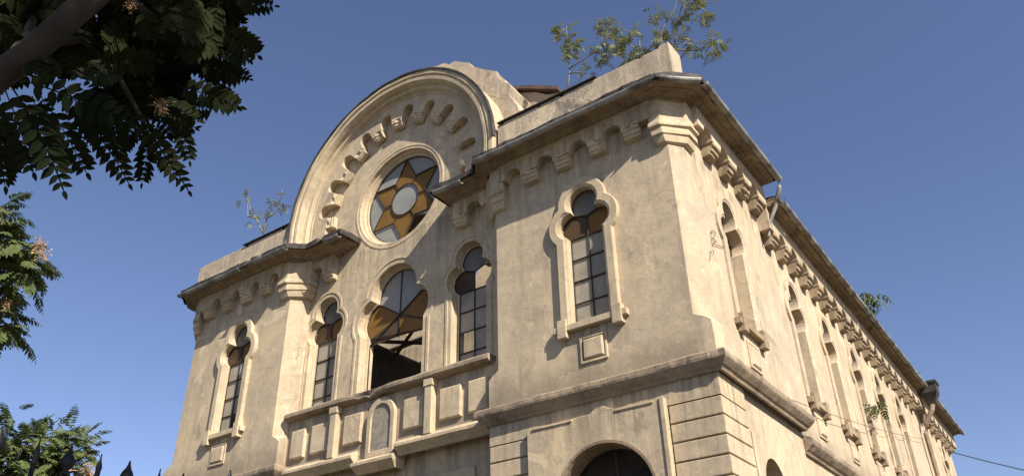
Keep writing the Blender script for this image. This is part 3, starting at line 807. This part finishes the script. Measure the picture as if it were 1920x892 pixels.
bm = bmesh.new(); tube(bm, [(-15.2, 5.6, 11.9), (-10.5, 5.9, 12.35)], .10, 4); obj('roof_beam', bm, 'wood', B)
bm = bmesh.new(); tube(bm, [(-9.2, 1.4, 12.75), (-5.6, 1.5, 12.95)], .13, 4); obj('roof_beam', bm, 'darkwood', B)
# pitched roof over the rear of the hall
bm = bmesh.new()
loft(bm, [[(x, y, z) for x, z in ((-15.6, 11.75), (-7.85, 14.2), (-.3, 11.75), (-.3, 11.62), (-7.85, 14.05), (-15.6, 11.62))] for y in (6.65, YE - .05)], True, True, True)
obj('roof', bm, 'roof', B)

# ---- rain pipes
bm = bmesh.new()
tube(bm, [(.60, YB, 12.42), (.57, YB + .03, 12.2), (.36, YB + .08, 11.75), (.16, YB + .08, 11.4), (.08, YB + .06, 11.05)], .055, 8, .04)
obj('downpipe', bm, 'zinc', B)
bm = bmesh.new()
loft(bm, [[(x + sx * s, y + sy * s, z) for sx, sy in ((-1, -1), (1, -1), (1, 1), (-1, 1))] for x, y, z, s in ((.55, 19.85, 11.05, .10), (.55, 19.85, 11.15, .14), (.55, 19.85, 11.42, .27), (.55, 19.85, 11.72, .30), (.55, 19.85, 11.74, .34), (.55, 19.85, 11.82, .34))], True, True, True)
hop = obj('downpipe', bm, 'darkmetal', B)
bm = bmesh.new(); tube(bm, [(.55, 19.85, 11.1), (.45, 19.8, 10.8), (.12, 19.75, 10.35), (.05, 19.7, 10.0), (.05, 19.7, 6.6), (.06, 19.7, .2)], .085, 8); obj('pipe', bm, 'ledge', hop)
# loose cable on the side wall
bm = bmesh.new()
x = XS + .03
def onx(px, py, x):                                  # point on the vertical plane at x
    d = at(px, py, 1.) - CAM; return tuple(CAM + d * ((x - CAM.x) / d.x))
q_ = lambda pts: [onx(1240 + u * .4935, 180 + v * .4935, x) for u, v in pts]
tube(bm, q_([(194, 572), (190, 540), (188, 514), (198, 512), (206, 522), (200, 534), (194, 540), (203, 546), (210, 556), (202, 552), (198, 560), (212, 566), (232, 572), (252, 569), (270, 561), (283, 552)]), .0065, 5)
tube(bm, q_([(184, 624), (187, 606), (188, 588), (196, 586), (199, 592), (198, 602)]), .005, 5)
obj('loose_cable', bm, 'wire', B)

# ================================================================== foliage
def rv(a=1.): return Vector((random.uniform(-a, a), random.uniform(-a, a), random.uniform(-a, a)))
def compound(V, Fc, base, dirn, length, pairs, ll, droop=.5, face=None, wid=.36):
    """one pinnate leaf: rachis plus paired leaflets, appended to V, Fc"""
    d = dirn.normalized(); p = base.copy(); st_ = length / pairs
    side0 = d.cross(face if face is not None else Vector((0, 0, 1)))
    if side0.length < .1: side0 = d.cross(Vector((1, .2, 0)))
    side0.normalize(); prev = p.copy(); rw = .004 * length / .4
    for i in range(pairs + 1):
        f = i / pairs
        d = (d + Vector((0, 0, -droop * st_ * 2.2)) + rv(.03)).normalized()
        side = (side0 - d * side0.dot(d)).normalized(); up = side.cross(d)
        q = p + d * st_ * (1.25 - .5 * f)
        if i < pairs:
            n0 = len(V); V += [p - side * rw, p + side * rw, q + side * rw * .7, q - side * rw * .7]; Fc.append((n0, n0 + 1, n0 + 2, n0 + 3))
        sz = ll * (.72 + .5 * math.sin(PI * min(f * .85 + .12, 1))) * (1.0 if f < .8 else .8)
        opts = (-1, 1) if i < pairs else (0,)
        if i == 0: p = q; continue
        for s in opts:
            ax = (side * s * .92 + d * .42 + up * random.uniform(-.25, .1) + Vector((0, 0, -.25)) + rv(.09)).normalized() if s else d
            nrm = (up + rv(.25)).normalized(); ws = ax.cross(nrm)
            if ws.length < .05: continue
            ws = ws.normalized() * sz * wid * .5; o = p.copy()
            n0 = len(V); k = nrm * sz * .05
            V += [o, o + ax * sz * .22 + ws * .85 + k, o + ax * sz * .5 + ws + k, o + ax * sz * .8 + ws * .55, o + ax * sz - Vector((0, 0, sz * .05)), o + ax * sz * .8 - ws * .55, o + ax * sz * .5 - ws + k, o + ax * sz * .22 - ws * .85 + k]
            Fc += [(n0, n0 + 1, n0 + 2, n0 + 3, n0 + 4), (n0, n0 + 4, n0 + 5, n0 + 6, n0 + 7)]
        p = q
def limb(bm, pts, r0, r1, n=8, wob=.03):
    P = [Vector(p) for p in pts]; out = []
    for a, b in zip(P, P[1:]):
        k = max(2, int((b - a).length / .25))
        for i in range(k): out.append(a.lerp(b, i / k) + rv(wob))
    out.append(P[-1]); tube(bm, out, r0, n, r1)

def seedhead(V, Fc, c, r, n=60):
    n0 = len(V); V.append(c.copy())               # stalks all spring from one point
    for i in range(n):
        p = c + Vector((random.gauss(0, r * .5), random.gauss(0, r * .5), random.gauss(-r * .2, r * .6))); s = r * .17
        st = c.lerp(p, .8); k = len(V); V += [st + rv(s * .25), st + rv(s * .25), p + rv(s), p + rv(s)]
        Fc += [(n0, k, k + 1), (k, k + 1, k + 2), (k + 1, k + 2, k + 3)]
# ---- near tree, its shaded boughs hanging over the top left corner
T = thing('ailanthus_tree', 'dark shaded tree with long feathery leaves hanging in at the top left corner', 'tree', (-.9, -12.5, 0))
def part(name, bm, mat, parent, **k):
    o = obj(name, bm, mat, parent, **k); o.location = -parent.location; return o
bm = bmesh.new()
limb(bm, [(-.9, -12.5, 0), (-.85, -12.5, 1.3), (-.5, -12.25, 2.6)], .24, .19, 12, .02)
part('trunk', bm, 'bark', T, smooth=True)
bm = bmesh.new()
LA, LB, LC = at(-60, 195, 4.2), at(60, 92, 4.2), at(215, -40, 4.25)
limb(bm, [(-.5, -12.25, 2.55), tuple(LA), tuple(LB), tuple(LC), tuple(at(420, -330, 4.6)), (3.4, -10.6, 6.6)], .074, .042, 10, .012)
part('bough', bm, 'bark', T, smooth=True)
bm = bmesh.new()
limb(bm, [tuple(LB), tuple(at(150, 75, 4.35)), tuple(at(230, 150, 4.45)), tuple(at(270, 230, 4.5))], .022, .010, 6, .015)
limb(bm, [tuple(LC), tuple(at(320, 60, 4.6)), tuple(at(400, 100, 4.7))], .03, .01, 6, .02)
limb(bm, [tuple(at(20, 110, 4.2)), tuple(at(70, 30, 4.5)), tuple(at(-20, -30, 4.7))], .03, .012, 6, .02)
limb(bm, [tuple(LA), tuple(at(-10, 230, 4.3)), tuple(at(40, 270, 4.3))], .02, .008, 6, .02)
limb(bm, [tuple(at(420, -330, 4.6)), tuple(at(430, -120, 4.7)), tuple(at(410, 20, 4.7))], .03, .012, 6, .02)
part('branch', bm, 'bark', T)
V, Fc = [], []
def leaf_px(x0, y0, x1, y1, dist, ll=.105, pairs=9, dd=0.):
    ll *= .68; pairs = int(pairs * 1.15)
    a = at(x0, y0, dist); b = at(x1, y1, dist + dd); d = b - a
    look = (a - CAM).normalized()
    compound(V, Fc, a, d + Vector((0, 0, d.length * .15)), d.length * 1.0, pairs, ll, .35, face=(look * -1 + rv(.45)), wid=.47)
hand = [(40, 150, 235, 235, 3.9, .10, 8), (20, 160, 120, 352, 3.8, .10, 10), (10, 170, 60, 318, 3.9, .10, 8), (150, 215, 242, 340, 4.2, .095, 9), (235, 205, 355, 352, 4.3, .09, 10),
        (270, 230, 330, 330, 4.4, .09, 8), (290, 190, 368, 225, 4.5, .10, 7), (330, 160, 445, 205, 4.4, .10, 8), (370, 120, 450, 150, 4.6, .10, 7), (400, 60, 468, 80, 4.8, .085, 8),
        (420, 10, 512, 14, 4.9, .085, 8), (380, 150, 440, 200, 4.6, .10, 7), (60, 180, 90, 300, 3.9, .10, 8), (-10, 190, 15, 330, 4.0, .10, 8), (-20, 200, 2, 345, 4.0, .10, 8),
        (110, 150, 190, 270, 4.0, .10, 8), (200, 180, 230, 300, 4.3, .09, 9), (120, 110, 60, 150, 4.1, .10, 6), (180, 120, 290, 120, 4.2, .10, 7), (300, 250, 365, 240, 4.5, .085, 6),
        (430, 60, 465, 110, 4.8, .09, 6), (280, 240, 270, 340, 4.4, .085, 8), (330, 200, 350, 300, 4.5, .085, 8), (0, 260, 45, 310, 4.0, .09, 6), (90, 200, 160, 320, 4.0, .10, 8)]
for h in hand: leaf_px(*h)
for k in range(330):                          # dense inner foliage
    x, y = random.uniform(-40, 430), random.uniform(-60, 215)
    if x < 190 and 195 - .95 * x < y + 30 and y > 60 and random.random() < .75: continue
    if x > 380 and y > 120: continue
    if y > 120 and random.random() < .35: continue
    an = random.uniform(-.1, PI - .1); L = random.uniform(65, 125)
    leaf_px(x, y, x + L * math.cos(an) * .8, y + L * math.sin(an) * .75, random.uniform(4.3, 5.8), random.uniform(.085, .115), random.randint(7, 10), random.uniform(-.3, .3))
for k in range(60):                           # thinner fringe behind the bough
    x, y = random.uniform(-60, 110), random.uniform(-80, 40)
    an = random.uniform(0, 2 * PI)
    leaf_px(x, y, x + 100 * math.cos(an), y + 80 * math.sin(an), random.uniform(4.5, 5.6), .11, 9)
# unseen rest of the crown, extended overhead to block sun from the boughs
for k in range(430):
    c = Vector((random.uniform(.3, 8.5), random.uniform(-14.8, -10.4), 0))
    c.z = 6.3 + .35 * (c.x) * .5 + random.uniform(-.3, 1.6)
    v = c - CAM; fwd = -(v.x * RW[2][0] + v.y * RW[2][1] + v.z * RW[2][2]); up = v.x * RW[1][0] + v.y * RW[1][1] + v.z * RW[1][2]; rt = v.x * RW[0][0] + v.y * RW[0][1] + v.z * RW[0][2]
    if fwd > .1 and up / fwd < .42 and rt / fwd > -.32: continue      # keep clear of the open view
    if fwd > .1 and up / fwd < .36: continue
    compound(V, Fc, c, rv(1) + Vector((0, 0, -.35)), random.uniform(.45, .65), 8, .15, .4, wid=.55)
bm = bmesh.new()
limb(bm, [(3.4, -10.6, 6.6), (5.2, -11.6, 7.6), (7.2, -13.0, 8.2)], .06, .02, 8, .03)
limb(bm, [tuple(at(420, -330, 4.6)), (3.6, -12.4, 7.0), (5.4, -14.0, 7.6)], .05, .02, 8, .03)
part('branch', bm, 'bark', T)
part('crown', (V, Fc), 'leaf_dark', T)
for x, y, dist, rp in ((303, 196, 4.15, 13), (243, 6, 4.3, 11)):
    V, Fc = [], []; seedhead(V, Fc, at(x, y, dist), rp / FPX * dist, 160); part('seed_cluster', (V, Fc), 'seed_dark', T)

# ---- trees at the left edge
def crown_tree(name, label, base, spots, ll, leaflen, seeds, n_each, trunk_pts):
    T = thing(name, label, 'tree', base)
    bm = bmesh.new(); limb(bm, trunk_pts, .15, .05, 8, .03); part('trunk', bm, 'bark', T, smooth=True)
    V, Fc = [], []; bm = bmesh.new(); tip = Vector(trunk_pts[-1])
    for x, y, dist, rp in spots:
        c = at(x, y, dist); r = rp / FPX * dist
        limb(bm, [tuple(tip), tuple(tip.lerp(c, .6) + Vector((0, 0, -.1))), tuple(c)], .035, .01, 5, .04)
        for k in range(n_each):
            a = c + Vector((random.gauss(0, .45), random.gauss(0, .45), random.gauss(0, .4))) * r
            d = (a - c).normalized() + rv(.7) + Vector((0, 0, .15))
            compound(V, Fc, a, d, leaflen * random.uniform(.75, 1.2), 10, ll, 1.5, wid=.36)
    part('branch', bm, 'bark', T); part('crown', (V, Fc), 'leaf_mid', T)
    for x, y, dist, rp in seeds:
        V, Fc = [], []; seedhead(V, Fc, at(x, y, dist), rp * 1.15 / FPX * dist, 110); part('seed_cluster', (V, Fc), 'seed', T)
    return T
b1 = at(-90, 560, 12.5)
crown_tree('ailanthus_tree', 'sunlit tree with orange seed clusters at the left edge, halfway up', (b1.x - 1, b1.y - .5, 0),
           [(-5, 445, 12, 32), (32, 470, 12, 30), (15, 525, 12.2, 32), (-12, 565, 12.2, 28), (48, 500, 11.8, 22), (-30, 480, 12.5, 60), (-40, 580, 12.5, 50), (2, 610, 12, 24), (-10, 400, 12, 24)],
           .095, .33, [(74, 455, 11.7, 9), (80, 476, 11.6, 10), (15, 568, 11.8, 9), (4, 400, 11.9, 8)], 24,
           [(b1.x - 1, b1.y - .5, 0), (b1.x - .6, b1.y - .3, 3), (b1.x, b1.y, b1.z - .6)])
b2 = at(60, 960, 14)
crown_tree('ailanthus_tree', 'low green tree crown behind the iron fence at the bottom left', (b2.x, b2.y, 0),
           [(10, 832, 14, 38), (55, 832, 14, 40), (100, 830, 14, 36), (135, 850, 13.8, 34), (50, 870, 13.8, 50), (95, 885, 13.8, 50), (10, 890, 14, 50), (130, 905, 14, 40), (60, 930, 14, 60), (-30, 870, 14, 60)],
           .072, .30, [(165, 882, 13.4, 12)], 58, [(b2.x, b2.y, 0), (b2.x + .1, b2.y, 1.2), (b2.x, b2.y, b2.z - .3)])

# ---- saplings rooted on the masonry
def sapling(label, root, stems, clumps, leaflen=.26, ll=.075, r0=.02, n_each=11, mat='leaf_olive'):
    S = thing('rooftop_sapling', label, 'plant', root, 'saplings growing out of the masonry')
    bm = bmesh.new()
    for st_ in stems: limb(bm, st_, r0, .008, 6, .02)
    part('stem', bm, 'twig', S, smooth=True)
    V, Fc = [], []
    for c, r in clumps:
        for k in range(n_each):
            a = Vector(c) + rv(r * .8)
            compound(V, Fc, a, rv(1) + Vector((0, 0, -.1)), leaflen * random.uniform(.7, 1.2), 5, ll, 1.3, wid=.42)
    part('foliage', (V, Fc), mat, S); return S
def on(px, py, y):                                   # point on the vertical plane at depth y
    d = at(px, py, 1.) - CAM; return tuple(CAM + d * ((y - CAM.y) / d.y))
Y1 = .75
sapling('leggy sapling with two pale forked stems on the right attic wall next to the gable', on(1066, 170, Y1),
        [[on(1066, 170, Y1), on(1068, 130, Y1), on(1064, 90, Y1 + .1), on(1062, 50, Y1)], [on(1068, 130, Y1), on(1098, 108, Y1), on(1125, 95, Y1), on(1130, 60, Y1)], [on(1068, 137, Y1), on(1098, 137, Y1), on(1105, 150, Y1)]],
        [(on(1058, 56, Y1), .22), (on(1072, 80, Y1), .25), (on(1045, 52, Y1), .12), (on(1085, 84, Y1), .12), (on(1066, 100, Y1), .12), (on(1130, 50, Y1), .25), (on(1120, 92, Y1), .2), (on(1130, 110, Y1), .15), (on(1102, 137, Y1), .2), (on(1065, 68, Y1), .2)])
sapling('bushy spreading sapling leaning left over the right attic wall', on(1215, 105, Y1),
        [[on(1215, 110, Y1), on(1190, 90, Y1), on(1165, 75, Y1), on(1140, 70, Y1)], [on(1200, 97, Y1), on(1200, 70, Y1), on(1160, 50, Y1)]],
        [(on(1145, 72, Y1), .28), (on(1162, 76, Y1), .26), (on(1180, 62, Y1), .22), (on(1160, 88, Y1), .22), (on(1130, 45, Y1), .2), (on(1192, 105, Y1), .2), (on(1178, 110, Y1), .15), (on(1210, 90, Y1), .16), (on(1152, 62, Y1), .2)])
sapling('tallest sapling with dark upright stems at the right attic corner', on(1240, 90, Y1),
        [[on(1235, 92, Y1), on(1245, 52, Y1), on(1265, 18, Y1), on(1275, -30, Y1)], [on(1264, 85, Y1), on(1272, 45, Y1), on(1284, -5, Y1), on(1290, -40, Y1)], [on(1273, 45, Y1), on(1292, 0, Y1), on(1305, -30, Y1)], [on(1268, 95, Y1), on(1290, 95, Y1), on(1315, 92, Y1), on(1335, 85, Y1)]],
        [(on(1232, 30, Y1), .2), (on(1238, 60, Y1), .22), (on(1235, 76, Y1), .16), (on(1272, 36, Y1), .2), (on(1302, 14, Y1), .24), (on(1315, 26, Y1), .18), (on(1280, 78, Y1), .22), (on(1295, 82, Y1), .16), (on(1330, 85, Y1), .26), (on(1345, 84, Y1), .16), (on(1312, 2, Y1), .2), (on(1326, 100, Y1), .14), (on(1290, -15, Y1), .3)])
sapling('thin sparse sapling above the left attic wall', on(494, 436, .4),
        [[on(494, 438, .4), on(485, 420, .4), on(470, 395, .4), on(462, 365, .4)], [on(494, 436, .4), on(500, 408, .4), on(520, 395, .4), on(530, 355, .4)], [on(478, 410, .4), on(464, 405, .4), on(464, 380, .4)]],
        [(on(460, 366, .4), .25), (on(520, 376, .4), .3), (on(503, 400, .4), .25), (on(530, 385, .4), .2), (on(470, 412, .4), .16), (on(508, 375, .4), .2)], .3, .08, .03, 5)
def onx(px, py, x):
    d = at(px, py, 1.) - CAM; return tuple(CAM + d * ((x - CAM.x) / d.x))
def upto(p, o): return (p[0] + o[0], p[1] + o[1], p[2] + o[2])
q = (.34, 12.3, 11.72)
sapling('green tuft with spreading leaves on the side eaves', q, [[q, upto(q, (.05, .05, .5)), upto(q, (.12, .1, .85))], [q, upto(q, (-.1, .2, .5))]],
        [(upto(q, (.15, .15, .85)), .22), (upto(q, (.0, .1, .6)), .2), (upto(q, (-.1, .2, .45)), .15)], .62, .17, .03, 8, 'leaf_mid')
q = (-.3, 11.45, 8.75)
sapling('green shrub growing out of a broken side window', q, [[q, upto(q, (.35, -.1, .05)), upto(q, (.7, -.1, -.05))]],
        [(upto(q, (.35, -.05, .12)), .16), (upto(q, (.58, -.1, .05)), .16)], .40, .11, .02, 7, 'leaf_mid')
# weeds along the side eaves: nobody could count them
V, Fc = [], []
for k in range(330):
    y = random.uniform(.3, YE); zt = 12.60 if y < YB else 11.80 + dzn(y)
    if noise.noise(Vector((y * .9, 0, 5))) < -.15: continue
    o = Vector((random.uniform(.3, .5), y, zt - .02)); h = random.uniform(.05, .16) * (1.4 if random.random() < .15 else 1)
    tip = o + Vector((random.uniform(-.06, .1), random.uniform(-.08, .08), h)); sd = rv(.02)
    n0 = len(V); V += [o - sd, o + sd, tip]; Fc.append((n0, n0 + 1, n0 + 2))
wd = obj('weeds', (V, Fc), 'leaf_mid'); wd['kind'] = 'stuff'; tag(wd, 'short weeds and moss along the side eaves gutter', 'weeds')

# ================================================================== iron fence
fy0, n_p = -11.53, 26
Fe = thing('iron_fence', 'black iron fence with leaf-shaped finials in the bottom left foreground', 'fence', (1.25, fy0, 0))
def fx(y): return 1.265 - .128 * (y + 10.97)
def finial(bm, z, big):
    hs = .12 if big else .10; wv = .031 if big else .014
    pr = [(0., .008), (.05, .011), (.10, .02 if big else .016), (.13, .010), (.2, .012), (.32, wv * .8), (.45, wv), (.58, wv * .8), (.72, wv * .42), (.86, wv * .22), (1., .003)]
    lp = []
    for f, r in pr:
        lp.append([(r * math.cos(2 * PI * k / 10), r * .55 * math.sin(2 * PI * k / 10), z + f * hs) for k in range(10)])
    # broad face turned along the fence line
    loft(bm, [[(y, x, zz) for x, y, zz in l] for l in lp], True, True, True)
def picket(big, top):
    bm = bmesh.new(); tube(bm, [(0, 0, .08), (0, 0, top)], .010, 8); a = obj('picket', bm, 'iron', Fe, smooth=True)
    bm = bmesh.new(); finial(bm, top - .002, big); b = obj('finial', bm, 'iron', a, smooth=True); return a, b
pa = picket(True, 2.41); pb = picket(False, 2.42)
for k in range(n_p):
    y = fy0 + .1385 * k; big = k % 2 == 0
    a, b = pa if big else pb
    if k > 1:
        a2 = again(a, Fe); b2_ = again(b, a2); a = a2
    a.location = (fx(y) - Fe.location.x, y - fy0, k * .0035 + (.0 if k != 12 else .06) + random.uniform(-.008, .008))
    a.rotation_euler = (random.uniform(-.004, .004), random.uniform(-.004, .004), 0)
for z in (.25, 1.2, 2.22):
    bm = bmesh.new(); y1 = fy0 + .1385 * n_p
    tube(bm, [(fx(fy0) - Fe.location.x, -.1, z), (fx(y1) - Fe.location.x, y1 - fy0, z)], .018, 4); obj('rail', bm, 'iron', Fe)

# ================================================================== cables
def cable(label, pts, r):
    bm = bmesh.new(); tube(bm, pts, r, 5); return tag(obj('overhead_cable', bm, 'wire'), label, 'cable')
def sagline(a, b, sag, n=16):
    a, b = Vector(a), Vector(b); return [a.lerp(b, k / n) - Vector((0, 0, sag * 4 * (k / n) * (1 - k / n))) for k in range(n + 1)]
cable('thin dark cable sagging against the sky beyond the far corner of the building', sagline(at(1772, 843, 39.), at(2010, 899, 36.), .06), .02)
cable('thin wire drooping along the sunlit side wall below the windows', sagline((.06, 3.4, 6.85), (-.02, 19.4, 9.75), .12), .006)
